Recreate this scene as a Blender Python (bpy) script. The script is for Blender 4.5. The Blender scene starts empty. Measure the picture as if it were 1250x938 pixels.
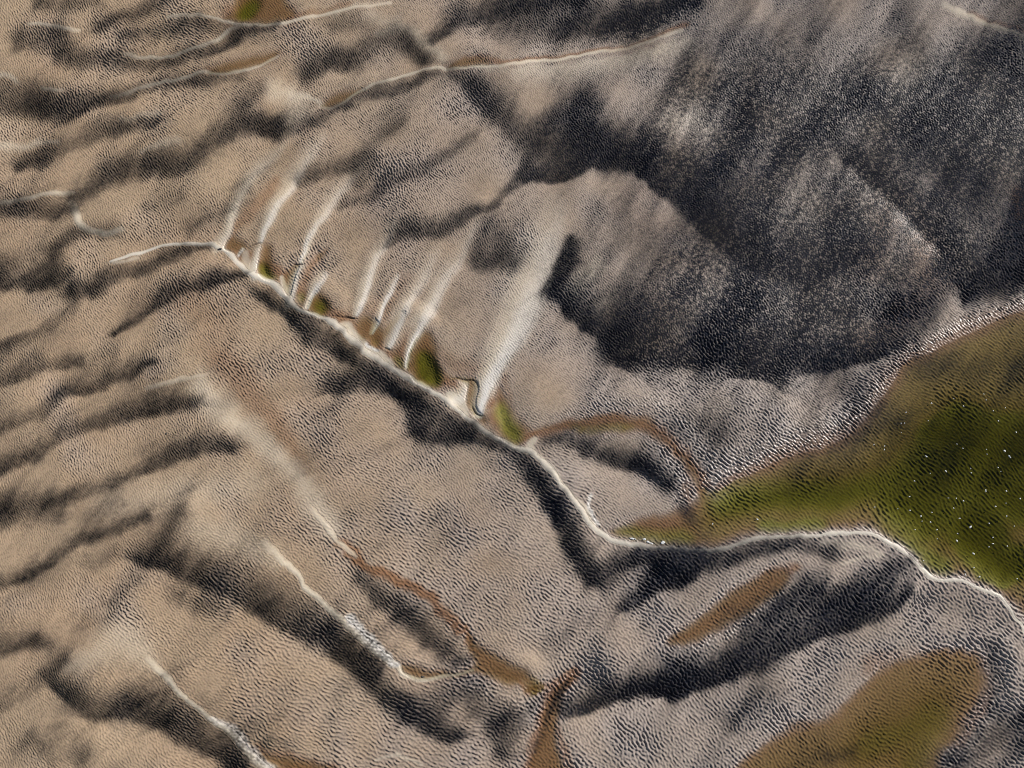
import bpy, math, random
import numpy as np

random.seed(7)
RNG = np.random.default_rng(11)
S = bpy.context.scene

# --------------------------------------------------------------------------
# survey frame: the plan of the tidal flat was traced in map units (1250 x 938)
# and is laid out on the ground plane by the function ground()
# --------------------------------------------------------------------------
W0, H0 = 1250.0, 938.0
PITCH = math.radians(14.0)
HFOV = math.radians(66.0)
DIST = 41.6
CAM = np.array([0.0, -DIST * math.sin(PITCH), DIST * math.cos(PITCH)])
TX = math.tan(HFOV / 2)
TY = TX * 0.75
FWD = np.array([0.0, math.sin(PITCH), -math.cos(PITCH)])
UPV = np.array([0.0, math.cos(PITCH), math.sin(PITCH)])


def ground(u, v):
    a = (np.asarray(u, float) / W0 * 2 - 1) * TX
    b = (1 - np.asarray(v, float) / H0 * 2) * TY
    dy = FWD[1] + b * UPV[1]
    dz = FWD[2] + b * UPV[2]
    t = -CAM[2] / dz
    return CAM[0] + a * t, CAM[1] + dy * t


def plan(x, y):
    rx, ry, rz = x - CAM[0], y - CAM[1], -CAM[2]
    d = ry * FWD[1] + rz * FWD[2]
    b = (ry * UPV[1] + rz * UPV[2]) / d
    a = rx / d
    return (a / TX + 1) / 2 * W0, (1 - b / TY) / 2 * H0


PXM = 0.0432          # metres per map unit near the middle

# --------------------------------------------------------------------------
# raster of the plan, one cell per map unit, with a margin all round
# --------------------------------------------------------------------------
MU, MV = 190, 190
RW, RH = int(W0) + 2 * MU, int(H0) + 2 * MV
UU, VV = np.meshgrid(np.arange(RW, dtype=np.float32) - MU, np.arange(RH, dtype=np.float32) - MV)


def freq_grid(h, w):
    ky = np.fft.fftfreq(h)[:, None] * 2 * np.pi
    kx = np.fft.rfftfreq(w)[None, :] * 2 * np.pi
    return kx, ky


def blur(f, s):
    kx, ky = freq_grid(*f.shape)
    return np.fft.irfft2(np.fft.rfft2(f) * np.exp(-0.5 * s * s * (kx * kx + ky * ky)), f.shape).astype(np.float32)


def lownoise(shape, scale, seed, aniso=None):
    """unit-variance gaussian noise with a feature size of about `scale` cells; aniso = (angle, ratio) stretches it"""
    r = np.random.default_rng(seed)
    kx, ky = freq_grid(*shape)
    if aniso:
        c, s = math.cos(aniso[0]), math.sin(aniso[0])
        k2 = ((kx * c + ky * s) * aniso[1]) ** 2 + (-kx * s + ky * c) ** 2
    else:
        k2 = kx * kx + ky * ky
    F = np.fft.rfft2(r.standard_normal(shape)) * np.exp(-0.5 * (scale / 2.0) ** 2 * k2)
    n = np.fft.irfft2(F, shape).astype(np.float32)
    n -= n.mean()
    return n / (n.std() + 1e-9)


shp = (RH, RW)
# streaky combing runs from lower left to upper right
COMB = math.radians(-58)
W1u, W1v = lownoise(shp, 30, 1), lownoise(shp, 30, 2)
W2u, W2v = lownoise(shp, 9, 3), lownoise(shp, 9, 4)
STREAK = lownoise(shp, 5, 5, (COMB, 5.0))
WU = (2.0 * W1u + 0.9 * W2u + 0.5 * STREAK).astype(np.float32)
WV = (2.0 * W1v + 0.9 * W2v - 0.8 * STREAK).astype(np.float32)


def smoothstep(x):
    x = np.clip(x, 0, 1)
    return x * x * (3 - 2 * x)


def spline(pts, closed=False, n=6):
    p = np.array(pts, float)
    if len(p) < 3:
        return p
    out = []
    m = len(p)
    rng = range(m) if closed else range(m - 1)
    for i in rng:
        if closed:
            a, b, c, d = p[(i - 1) % m], p[i], p[(i + 1) % m], p[(i + 2) % m]
        else:
            a, b, c, d = p[max(i - 1, 0)], p[i], p[i + 1], p[min(i + 2, m - 1)]
        for k in range(n):
            t = k / n
            out.append(0.5 * ((2 * b) + (-a + c) * t + (2 * a - 5 * b + 4 * c - d) * t * t + (-a + 3 * b - 3 * c + d) * t ** 3))
    if not closed:
        out.append(p[-1])
    return np.array(out)


ORG = dict(A=(0, 0), B=(415, 0), C=(830, 0), D=(0, 310), E=(415, 310), F=(830, 310), G=(0, 623), H=(415, 623), I=(830, 623))
ZOOM = {'M': (640, 150, 2.2321), 'N': (250, 180, 4.4643), 'O': (400, 230, 3.90625), 'V': (0, 480, 2.6042), 'P': (250, 270, 6.25), 'Q': (420, 370, 6.25), 'R': (580, 480, 4.1667), 'X': (1050, 480, 6.25), 'Y': (1050, 610, 6.25), 'Z': (420, 720, 6.25)}


def T(sheet, pts):
    """tracing sheet -> map units; extra columns (widths) stay in map units"""
    if sheet is None:
        return np.array(pts, float)
    if sheet in ORG:
        ox, oy, z = *ORG[sheet], 1250 / 420.0
    else:
        ox, oy, z = ZOOM[sheet]
    q = np.array(pts, float)
    q[:, 0] = q[:, 0] / z + ox
    q[:, 1] = q[:, 1] / z + oy
    return q


def window(pts, pad):
    u0 = int(max(np.floor(pts[:, 0].min() - pad) + MU, 0))
    u1 = int(min(np.ceil(pts[:, 0].max() + pad) + MU, RW - 1)) + 1
    v0 = int(max(np.floor(pts[:, 1].min() - pad) + MV, 0))
    v1 = int(min(np.ceil(pts[:, 1].max() + pad) + MV, RH - 1)) + 1
    return slice(v0, v1), slice(u0, u1)


def stroke_field(pts, wl, wr, core, warp, along=(1.0,)):
    """soft stroke along a line. wl / wr: reach on the left (upper) and right (lower) side of the travel direction"""
    pts = spline(pts, n=4)
    n = len(pts)
    wl = np.interp(np.linspace(0, 1, n), np.linspace(0, 1, len(np.atleast_1d(wl))), np.atleast_1d(wl))
    wr = np.interp(np.linspace(0, 1, n), np.linspace(0, 1, len(np.atleast_1d(wr))), np.atleast_1d(wr))
    al = np.interp(np.linspace(0, 1, n), np.linspace(0, 1, len(along)), along)
    win = window(pts, max(wl.max(), wr.max()) + 12)
    u = UU[win] + warp * WU[win]
    v = VV[win] + warp * WV[win]
    best = np.zeros_like(u)
    for i in range(n - 1):
        ax, ay = pts[i]
        bx, by = pts[i + 1]
        dx, dy = bx - ax, by - ay
        L2 = dx * dx + dy * dy + 1e-9
        t = np.clip(((u - ax) * dx + (v - ay) * dy) / L2, 0, 1)
        ex, ey = u - ax - t * dx, v - ay - t * dy
        d = np.sqrt(ex * ex + ey * ey)
        left = (dx * ey - dy * ex) < 0
        a = wl[i] + (wl[i + 1] - wl[i]) * t
        b = wr[i] + (wr[i + 1] - wr[i]) * t
        w = np.where(left, a, b)
        s = np.clip((1 - d / np.maximum(w, 0.3)) / (1 - core), 0, 1)
        best = np.maximum(best, smoothstep(s) * (al[i] + (al[i + 1] - al[i]) * t))
    return win, best


def stroke(f, sheet, pts, w, s=1.0, core=0.1, warp=1.0, wr=None):
    q = T(sheet, pts)
    win, m = stroke_field(q[:, :2], w, w if wr is None else wr, core, warp)
    f[win] = 1 - (1 - f[win]) * (1 - s * m)


def sdist(poly, pad, warp):
    """signed distance (inside positive) of a closed outline inside its window"""
    p = spline(poly, True, 5)
    win = window(p, pad)
    u = UU[win] + warp * WU[win]
    v = VV[win] + warp * WV[win]
    d2 = np.full(u.shape, 1e9, np.float32)
    ins = np.zeros(u.shape, bool)
    m = len(p)
    for i in range(m):
        ax, ay = p[i]
        bx, by = p[(i + 1) % m]
        dx, dy = bx - ax, by - ay
        t = np.clip(((u - ax) * dx + (v - ay) * dy) / (dx * dx + dy * dy + 1e-9), 0, 1)
        d2 = np.minimum(d2, (u - ax - t * dx) ** 2 + (v - ay - t * dy) ** 2)
        if abs(dy) > 1e-9:
            c = ((ay > v) != (by > v)) & (u < dx * (v - ay) / dy + ax)
            ins ^= c
    d = np.sqrt(d2)
    return win, np.where(ins, d, -d)


zero = lambda: np.zeros(shp, np.float32)

# --------------------------------------------------------------------------
# DARK MUD AND LEE SHADE: mud stains plus slope shade put into the colour
# --------------------------------------------------------------------------
silt_shade = zero()
# broad cover of the great slope at the upper right: (u, v, cover)
COVER = [(800, 60, .2), (850, 95, .55), (900, 70, .55), (1000, 55, .45), (1060, 35, .3), (1100, 60, .55), (1200, 80, .7), (1260, 150, .8), (860, 140, .48), (830, 150, .38), (900, 150, .62), (950, 180, .62),
         (1000, 150, .66), (1060, 130, .72), (1130, 170, .78), (1200, 200, .72), (1230, 280, .66), (900, 230, .64), (960, 250, .62), (1010, 290, .66), (1050, 210, .52), (1080, 240, .5), (1130, 290, .5), (1150, 330, .52),
         (1060, 310, .64), (1090, 380, .66), (1030, 380, .62), (960, 350, .62), (900, 330, .58), (860, 350, .6), (900, 390, .68), (1000, 420, .72), (820, 330, .5), (780, 300, .42), (740, 260, .34), (760, 330, .32), (720, 320, .4),
         (790, 360, .58), (800, 400, .62), (700, 200, .1), (670, 260, .05), (640, 330, .08), (700, 420, .05), (800, 470, .1), (900, 490, .16), (1000, 480, .2), (1080, 440, .2), (1200, 380, .15), (760, 100, .15), (700, 90, .1),
         (640, 110, .05), (600, 200, .02), (1150, 20, .2), (960, 10, .25), (850, 20, .3), (560, 300, .05), (600, 420, .03), (760, 550, .05), (1300, 250, .7), (1300, 60, .5), (1180, 450, .1), (1300, 400, .1), (700, 20, .15)]
cw = np.zeros(shp, np.float32)
for u_, v_, c_ in COVER:
    w_ = 1 / ((UU + 1.5 * WU - u_) ** 2 + (VV + 1.5 * WV - v_) ** 2 + 120.0) ** 1.6
    silt_shade += c_ * w_
    cw += w_
silt_shade = np.clip(blur(silt_shade / cw, 9) * 1.14 - .01, 0, .9) * smoothstep((UU - 560) / 120) * smoothstep((640 - VV) / 120)


def K(sheet, pts, w, s=0.9, core=0.1, wr=None, warp=1.0):
    w = np.atleast_1d(np.array(w, float))
    wr = w * 1.25 if wr is None else np.atleast_1d(np.array(wr, float)) * 1.3
    if sheet is None or (s <= .76 and w.max() >= 40):
        stroke(silt_shade, sheet, pts, w * 1.25, s * (.66 if sheet is None else .6), 0.0, warp, wr * 1.1)
        return
    stroke(silt_shade, sheet, pts, w * 1.35, s * .58, core * .3, warp, wr * 1.1)
    stroke(silt_shade, sheet, pts, w * 2.6, s * .46, 0.0, warp, wr * 1.25)


# upper left
K('A', [(150, 5), (260, 15), (360, 5)], 16, .6)
K('A', [(70, 150), (140, 145), (220, 130)], 17, .7)
K('A', [(220, 210), (330, 225), (450, 235), (560, 235), (680, 208), (760, 188), (840, 150), (900, 118), (1000, 105)], [16, 17, 16, 14, 12, 9, 7, 6], .85, wr=[13, 13, 10, 9, 8, 6, 5])
K('A', [(370, 105), (430, 70), (540, 40), (640, 12)], 11, .7)
K('A', [(440, 142), (560, 125), (650, 110), (730, 95), (870, 96)], 12, .65)
K('A', [(-60, 370), (100, 375), (180, 395), (260, 402), (310, 390), (430, 358)], [30, 28, 22, 18, 10], .92, wr=[17, 16, 14, 12, 8])
K('A', [(440, 352), (560, 322), (650, 302), (760, 290), (870, 278)], [11, 14, 16, 14, 8], .7, wr=8)
K('A', [(60, 602), (150, 582), (230, 542), (330, 502), (440, 472), (560, 462)], [10, 15, 17, 15, 11], .85, wr=[9, 12, 11, 10, 7])
K('A', [(260, 708), (350, 665), (450, 625), (560, 605), (660, 600), (730, 550), (820, 495), (900, 465), (1010, 470)], [10, 15, 19, 24, 24, 20, 20, 18, 12], .95, wr=[8, 11, 12, 14, 14, 13, 13, 11, 8])
K('A', [(1000, 480), (1090, 462), (1160, 425), (1260, 380)], [14, 16, 12, 8], .75, wr=9)
K('A', [(1110, 272), (1180, 242), (1260, 212)], 13, .8)
K('A', [(-40, 772), (100, 772), (200, 758), (250, 740)], [22, 20, 16, 8], .8, wr=10)
K('A', [(870, 390), (935, 335)], 15, .4)
K('A', [(1085, 645), (1150, 622), (1260, 592)], 12, .75)
K('A', [(190, 905), (280, 862), (360, 852), (440, 850)], 10, .65)
K('A', [(540, 765), (660, 710)], 14, .35)
K('A', [(700, 830), (830, 765), (890, 695)], 13, .5)
K('A', [(590, 945), (680, 907), (765, 908)], [7, 9, 7], .75, wr=5)  # shadow inside the bank, painted in as a dark stroke
# upper middle
K('B', [(-10, 222), (60, 212), (130, 162), (200, 135), (250, 152), (310, 200)], [12, 16, 16, 18, 16, 10], .85)
K('B', [(-10, 92), (80, 85)], 14, .5)
K('B', [(340, 135), (420, 85), (520, 45), (620, 22), (740, 10), (860, -5)], [8, 15, 18, 20, 20], .92, wr=[7, 11, 12, 12])
K('B', [(560, 85), (700, 72), (840, 85), (960, 78), (1100, 52), (1270, 10)], [22, 24, 22, 22, 20], .55)
K('B', [(1000, 80), (1100, 55), (1270, 5)], 14, .6)
K('B', [(-10, 395), (80, 352), (160, 332), (240, 302), (350, 262)], [7, 12, 12, 10, 6], .8, wr=[5, 8, 9, 7])
K('B', [(400, 262), (470, 320), (530, 385), (590, 440), (650, 485), (740, 500), (820, 450), (880, 380)], [16, 24, 30, 34, 30, 26], .9, core=.2, wr=[10, 13, 16, 18, 22, 24])
K('B', [(720, 555), (800, 520), (950, 545), (1100, 545), (1260, 600)], [20, 26, 26, 30], .75)
K('B', [(70, 565), (150, 492), (230, 455)], 13, .5)
K('B', [(10, 745), (150, 702), (250, 652), (340, 602), (400, 552), (490, 495)], [9, 12, 13, 12, 10], .65, wr=8)
K('B', [(50, 650), (120, 595)], 14, .45)
K('B', [(165, 885), (230, 842), (320, 842), (400, 822), (495, 760)], [8, 15, 17, 14, 9], .9, wr=[6, 10, 10, 8, 6])
K('B', [(490, 770), (560, 730), (640, 662), (695, 600)], [6, 8, 9, 8], .7)
K('B', [(0, 605), (70, 555)], 12, .4)
K('B', [(500, 890), (570, 825), (600, 900)], 16, .4)
# the great dark hollow at the upper right
K(None, [(1120, 440), (1190, 450), (1290, 440)], 30, .5)
K(None, [(1040, 480), (1100, 520)], 26, .35)
# the S-shaped trough, the foot of the great slope and the edge of the rounded lobe
K('M', [(5, 150), (100, 128), (200, 102), (290, 106), (370, 156), (450, 226), (530, 296), (600, 364), (660, 402), (740, 422), (820, 408), (890, 380)], [10, 22, 26, 26, 28, 28, 28, 28, 28, 28, 26, 18], .97, core=.2, wr=[5, 6, 7, 7, 7, 7, 7, 8, 8, 8, 8, 7])
K('M', [(130, 320), (95, 390), (82, 460), (130, 520), (200, 570), (260, 628), (330, 648), (430, 645), (560, 650), (640, 684), (740, 674), (860, 660), (960, 640), (1030, 612)], [8, 12, 20, 26, 34, 40, 44, 46, 46, 46, 44, 38, 28, 12], .95, core=.2, wr=[10, 9, 8, 8, 7, 7, 7, 7, 7, 7, 7, 6, 5, 4])
K('M', [(860, 70), (905, 105), (960, 152), (1030, 222), (1100, 284), (1150, 342), (1188, 400), (1200, 460)], [12, 22, 26, 28, 28, 28, 26, 18], .95, core=.2, wr=[7, 6, 6, 6, 6, 6, 6, 6])
# middle right
K('E', [(765, 140), (800, 90), (850, 20)], [12, 14, 14], .7, wr=12)
K('E', [(490, 25), (560, 20), (630, 35)], 14, .6)
K('F', [(1030, 60), (1100, 80), (1180, 80), (1260, 70)], 26, .8)
K('F', [(0, 640), (60, 600), (130, 640)], 20, .25)
# left
K('D', [(-60, 70), (60, 45), (180, 20)], 22, .65)
K('D', [(-60, 100), (100, 112), (190, 95), (250, 70)], [18, 18, 12, 8], .75, wr=9)
K('D', [(330, 145), (430, 95), (520, 62), (620, 22), (690, -5)], [9, 13, 12, 9, 6], .92, wr=[9, 9, 8, 6])
K('D', [(230, 150), (260, 140), (360, 145)], 12, .45)
K('D', [(250, 140), (255, 195), (170, 262), (60, 310), (-60, 345)], [10, 13, 13, 13, 12], .65, wr=8)
K('D', [(405, 290), (470, 235), (560, 192), (680, 142), (780, 107), (895, 75)], [6, 12, 14, 13, 12, 8], .9, wr=[5, 7, 8, 8, 7, 5])
K('D', [(-60, 475), (80, 445), (160, 415), (280, 383)], [15, 17, 16, 9], .75, wr=9)
K('D', [(-60, 655), (80, 602), (170, 572), (240, 515), (330, 488), (400, 454), (480, 432), (565, 408)], [16, 15, 12, 10, 11, 13, 12, 7], .85, wr=[10, 10, 8, 6, 7, 8, 8, 5])
K('D', [(-60, 800), (80, 745), (200, 685), (300, 645), (420, 605), (510, 575), (600, 560), (720, 560)], [16, 15, 15, 15, 20, 25, 24, 14], .95, wr=[10, 10, 9, 8, 9, 9, 9, 7])
K('D', [(-60, 935), (130, 908), (250, 882), (340, 852), (440, 822), (540, 772), (640, 735), (740, 712), (830, 710)], [20, 18, 14, 12, 12, 13, 16, 18, 12], .85, wr=[14, 12, 9, 8, 8, 8, 9, 10, 8])
K('D', [(300, 940), (430, 880)], 14, .3)
K('D', [(240, 470), (420, 360)], 12, .15)
# below the long bank
K('D', [(935, 140), (985, 170), (1050, 205), (1090, 270), (1130, 315), (1190, 335), (1260, 370)], [8, 12, 14, 18, 18, 18], .85, wr=[10, 12, 12, 14, 12, 12])
K('D', [(1060, 225), (1150, 265), (1260, 330)], [8, 10, 12], .6)
K('E', [(-10, 495), (90, 470), (190, 485), (255, 540), (265, 620), (300, 665), (390, 675), (480, 655), (580, 700)], [24, 26, 26, 22, 20, 20, 20, 16, 10], .95, core=.2, wr=[10, 11, 13, 14, 12, 10, 9, 8, 8])
K('E', [(0, 350), (100, 420), (180, 470), (280, 540), (400, 610), (480, 650)], [8, 9, 10, 10, 8], .65, wr=[10, 14, 14, 16, 14])
K('E', [(560, 690), (640, 730), (700, 790), (760, 880), (800, 950)], [6, 10, 10, 9, 9], .9, core=.2, wr=[10, 14, 16, 14, 12])
K('H', [(790, 20), (810, 90), (850, 170), (900, 240), (960, 255), (1020, 205), (1100, 160), (1180, 160), (1260, 175)], [22, 28, 30, 28, 24, 18, 12, 10, 9], .9, core=.25, wr=[9, 10, 11, 12, 10, 12, 16, 18, 16])
K('H', [(1040, 360), (1120, 310), (1190, 265), (1270, 225)], [14, 22, 26, 26], .9, core=.2, wr=[9, 11, 12, 12])
K('H', [(760, 480), (880, 420), (960, 380)], 18, .3)
K('I', [(-10, 250), (100, 205), (200, 165), (310, 140), (380, 130)], [22, 22, 18, 14], .85, wr=[14, 14, 12, 10])
K('I', [(-20, 160), (120, 165)], 8, .6)
K('I', [(420, 115), (490, 130), (560, 150)], 12, .45)
K('I', [(200, 540), (250, 440), (330, 370), (450, 310), (560, 330), (660, 300), (760, 220), (830, 210)], [14, 22, 26, 26, 26, 24, 16], .62)
K('I', [(-20, 685), (150, 615), (300, 555), (420, 495), (540, 442), (660, 402), (760, 352), (830, 300)], [26, 34, 38, 38, 32, 28, 22, 14], .93, core=.15, wr=[12, 13, 12, 11, 11, 10, 9, 7])
K('I', [(1130, 720), (1150, 600), (1130, 500)], 14, .4)
K('I', [(1000, 920), (1110, 840), (1270, 770)], [20, 24, 24], .75)
K('I', [(1080, 960), (1250, 880)], 14, .55)
K('I', [(200, 760), (330, 660)], 22, .3)
# lower left
K('G', [(-40, 50), (90, 22), (210, -5)], 15, .65)
K('G', [(-40, 275), (80, 242), (200, 172), (300, 105), (420, 62), (530, 10)], [14, 12, 11, 12, 14, 12], .75, wr=[9, 8, 7, 8, 10, 9])
K('G', [(550, 170), (600, 90), (660, 10)], 17, .55)
K('G', [(330, 190), (420, 150)], 12, .3)
K('G', [(400, 340), (500, 260)], 10, .3)
K('G', [(495, 190), (560, 195), (640, 220), (720, 250), (850, 305), (950, 355), (1060, 425), (1150, 475), (1260, 530)], [12, 26, 36, 42, 48, 48, 44, 38, 34], .97, core=.2, wr=[8, 10, 11, 12, 13, 14, 15, 15, 15])
K('G', [(640, 300), (720, 340), (800, 360)], 17, .45)
K('G', [(-40, 505), (80, 482), (170, 490)], [18, 20, 14], .7, wr=12)
K('G', [(-40, 750), (80, 665), (170, 605), (240, 540)], [12, 15, 16, 16], .65, wr=10)
K('G', [(190, 640), (280, 700), (340, 742), (450, 752), (560, 772), (650, 822), (750, 875), (860, 950)], [16, 26, 32, 40, 44, 42, 38, 32], .95, core=.18, wr=[9, 10, 10, 10, 12, 14, 15, 15])
K('G', [(170, 860), (240, 820), (300, 900)], 28, .45)
K('G', [(20, 920), (120, 840)], 10, .35)
# lower middle
K('H', [(-20, 470), (60, 545), (130, 625), (190, 700), (240, 752), (310, 800), (420, 830)], [16, 20, 24, 26, 24, 20, 14], .95, core=.2, wr=[16, 17, 18, 18, 16, 12, 9])
K('H', [(90, 255), (160, 320), (250, 400), (330, 480), (420, 545)], [14, 18, 20, 19, 14], .72, wr=[12, 14, 15, 15, 12])
K('H', [(280, 760), (360, 700), (460, 660), (560, 700), (600, 760)], 24, .5)
K('H', [(500, 740), (560, 800), (580, 870)], 18, .55)
K('H', [(830, 745), (950, 705), (1080, 668), (1200, 650), (1270, 645)], [14, 24, 28, 30, 30], .92, core=.2, wr=[8, 10, 11, 12, 12])
K('H', [(830, 630), (790, 690), (750, 770), (720, 840), (690, 930)], [2, 4, 5, 5, 4], .5, wr=4, warp=.3)
# sandbar islet
K('R', [(560, 290), (680, 310), (780, 340), (900, 400), (980, 470)], [20, 22, 22, 20, 14], .75, wr=[10, 11, 12, 14, 12])
K('R', [(1050, 560), (1090, 640)], 10, .6)
K('R', [(360, 230), (470, 230), (600, 240)], 9, .45)
FUR = lownoise(shp, 4.5, 43, (COMB, 7.0)) + .7 * lownoise(shp, 9, 44, (COMB, 5.0))
silt_shade = silt_shade * (1 + .11 * np.clip(FUR, -2, 2) * (1 - silt_shade))
DIAG = lownoise(shp, 9, 45, (math.radians(-27), 7.0))
silt_shade = silt_shade + .11 * np.clip(DIAG - .3, 0, 2) * (1 - .7 * smoothstep((UU - 520) / 260))
silt_shade = np.clip(silt_shade + .05 * lownoise(shp, 34, 41, (COMB, 2.5)) + .05 * lownoise(shp, 12, 42, (COMB, 3.0)) + .05, 0, 1)
silt_shade_soft = blur(silt_shade, 5)

# --------------------------------------------------------------------------
# pale clean sand, some sunlit highlights put into the colour: crests, bank, spits
# --------------------------------------------------------------------------
pale = zero()     # smooth, cream
white = zero()    # washed white sand, with sunlit glint put into the colour
smooth = zero()   # no ripples
crest = zero()    # geometric ridges
rust = zero()     # iron-stained wet sand
glint = zero()    # wet shiny ripple crests
BODY = []         # (name, label, category, group, mask)


def line(sheet, pts, w, s, wr=None, ridge=0.0, sm=1.0, wh=0.0, core=0.15, warp=.35, along=(1.0,)):
    q = T(sheet, pts)[:, :2]
    win, m = stroke_field(q, w, w if wr is None else wr, core, warp, along)
    pale[win] = 1 - (1 - pale[win]) * (1 - s * m)
    smooth[win] = np.maximum(smooth[win], sm * np.clip(m * 1.6, 0, 1))
    if wh:
        white[win] = np.maximum(white[win], wh * m)
    if ridge:
        crest[win] = np.maximum(crest[win], ridge * m)
    return win, m


def body(name, label, cat, group, win, m, thr=.12):
    mask = np.zeros(shp, np.float32)
    mask[win] = np.clip(m / thr * .5, 0, 1)
    BODY.append([name, label, cat, group, mask])


LEVEE = np.array([(140, 322), (175, 308), (210, 301), (240, 300), (268, 304), (287, 318), (300, 331), (315, 340), (328, 346), (341, 355),
                  (350, 366), (363, 378), (380, 386), (398, 391), (406, 396), (421, 409), (434, 421), (450, 434), (474, 449),
                  (499, 463), (526, 479), (549, 495), (572, 514), (602, 534), (632, 549), (648, 553), (663, 566), (680, 588), (700, 612),
                  (720, 638), (740, 655), (760, 664), (790, 668), (830, 673), (860, 673), (884, 670), (912, 660), (945, 655),
                  (985, 655), (1022, 652), (1052, 651), (1072, 655), (1098, 671), (1117, 688), (1136, 704), (1151, 708), (1178, 711),
                  (1200, 721), (1223, 731), (1240, 755), (1252, 774), (1275, 810)], float)
lw = [3, 3.5, 4, 5, 6, 7, 7, 6.5, 6.5, 6.5, 6.5, 6.5, 6.5, 6, 6, 6, 6, 6, 5.5, 5.5, 5, 4.5, 4, 4, 4, 4, 3.8, 3.6, 3.5, 3.5, 3.2, 3]
lw = np.interp(np.linspace(0, 1, 110), np.linspace(0, 1, len(lw)), lw) * (1 + .22 * np.clip(RNG.standard_normal(110), -1.6, 1.6))
win, m = line(None, LEVEE, lw * 1.0, 1.0, wr=lw * .65, ridge=.85, core=.3, warp=.5, wh=.35)
body('sand_bank', 'long thin cream sand bank winding between the dark slope and the line of pools', 'sand bank', None, win, m)

# ridge crests, upper left (thin pale lines with a gentle face)
RIDGES = [
    ('A', [(100, 90), (150, 96), (210, 106), (250, 114), (295, 117)], 3.2, .6, 'thin pale sand crest near the top left corner of the flat'),
    ('A', [(455, 204), (560, 209), (640, 200), (690, 188), (765, 158), (830, 120), (880, 102)], 2.8, .75, 'pale curved sand crest below the oval rippled hollow near the top edge'),
    ('A', [(620, 82), (740, 72), (800, 80), (880, 96), (960, 96), (1040, 97), (1130, 66), (1200, 48), (1260, 38), (1330, 28), (1420, 10)], 2.8, .75, 'pale sand crest holding back the small green pool at the top edge'),
    ('A', [(150, 322), (180, 330), (225, 336)], 3, .55, 'short pale crest above the dark hollow at the left edge'),
    ('A', [(405, 352), (520, 320), (640, 292), (740, 266), (800, 270), (860, 262), (920, 246), (1010, 208)], 2.6, .7, 'pale sand crest along the thin brown puddle in the upper left'),
    ('A', [(-40, 752), (80, 736), (180, 710), (270, 688)], 3, .65, 'low pale crest touching the left edge above the half-moon hollow'),
    ('A', [(255, 735), (268, 775), (290, 812), (335, 843), (400, 852), (450, 842)], [7, 7, 6, 5, 4], .8, 'cream crescent rim of the half-moon hollow left of the long bank'),
    ('A', [(1160, 388), (1200, 395), (1250, 368), (1310, 330), (1400, 290), (1500, 255), (1580, 243), (1660, 249), (1740, 246), (1800, 240), (1860, 232), (1950, 216), (2100, 190), (2220, 160), (2340, 138), (2480, 105)], [3, 2.4, 2.4, 2.5, 2.7, 2.8, 3, 3, 3, 3, 3, 3.2, 3.5, 4], .75, 'long pale sand crest crossing the top middle above the large dark hollow'),
    ('C', [(960, 22), (1060, 58), (1150, 104), (1250, 150), (1330, 170)], [6, 5, 4, 4], .6, 'pale crest cutting across the top right corner'),
    ('D', [(420, 40), (460, 34), (510, 12)], 3, .55, 'tiny pale lip of the small brown hollow left of the long bank'),
    ('D', [(540, 492), (650, 466), (755, 442)], [3, 3.5, 4], .5, 'faint pale crest on the left slope above the broad cream saddle'),
    ('G', [(960, 120), (1010, 160), (1080, 222), (1150, 310), (1250, 402), (1295, 445), (1370, 510), (1440, 560), (1480, 597), (1530, 612), (1640, 604), (1720, 592)], [9, 6, 4, 4, 5, 5, 5, 4, 3, 3, 2], .9, 'sharp white-edged sand crest ending at the brown pool in the lower middle'),
    ('G', [(540, 540), (590, 580), (650, 650), (750, 742), (850, 830), (920, 900), (975, 945), (1040, 1000)], [7, 4, 4, 5, 6, 6, 6], .9, 'sharp pale sand crest running off the bottom edge in the lower left'),
    ('G', [(1130, -10), (1165, 40), (1205, 95), (1250, 140), (1300, 175)], [5, 5, 4, 3], .7, 'white rim above the narrow reddish channel in the lower middle'),
]
for sh, pts, w, s, lab in RIDGES:
    win, m = line(sh, pts, np.array(w) * 1.35, min(1, s * 1.1), ridge=.5, core=.1, sm=.8, warp=.6, along=(.5, .85, 1, .9, 1, .85, 1, .8, .6))
    body('sand_ridge', lab, 'sand ridge', 'sand ridges crossing the tidal flat', win, m)

# broad pale washes (clean dry sand plus painted sunlit-side highlights, weak ripples)
washed = zero()  # clean dry sand plus painted sunlit-side highlights


def wash(sheet, pts, w, s, sm=.6, wr=None):
    w = np.array(w, float) * 1.2
    stroke(washed, sheet, pts, w, min(s * 1.2, .9), 0.0, 1.2, wr)
    q = T(sheet, pts)[:, :2]
    win, m = stroke_field(q, w, w if wr is None else wr, 0, 1.2)
    smooth[win] = np.maximum(smooth[win], sm * .55 * m)


wash('A', [(-40, 280), (10, 272), (50, 290)], 7, .7)
wash('A', [(1060, 345), (1110, 356), (1165, 380)], [8, 8, 5], .8, .9)
wash('A', [(1000, 330), (1080, 380), (1060, 440)], 22, .5, .6)
wash('A', [(-40, 545), (70, 530), (220, 520)], [9, 8, 5], .55)
wash('A', [(470, 440), (570, 432)], 6, .4)
wash('A', [(530, 562), (650, 512)], [6, 9], .45, .6)
wash('B', [(-20, 42), (60, 30), (150, 12)], 6, .45)
wash('B', [(150, 125), (200, 110), (260, 108), (320, 150), (370, 195)], [8, 9, 10, 12, 10], .5, .7)
wash('B', [(110, 60), (200, 80)], 12, .35)
wash('B', [(660, 250), (850, 232), (1000, 205), (1150, 175), (1260, 140)], [6, 8, 8, 8], .5, .6, wr=[26, 34, 30, 24])
wash('B', [(480, 250), (600, 252)], [5, 6], .3)
wash('C', [(-20, 430), (30, 430), (80, 460)], 22, .35, .1)
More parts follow.
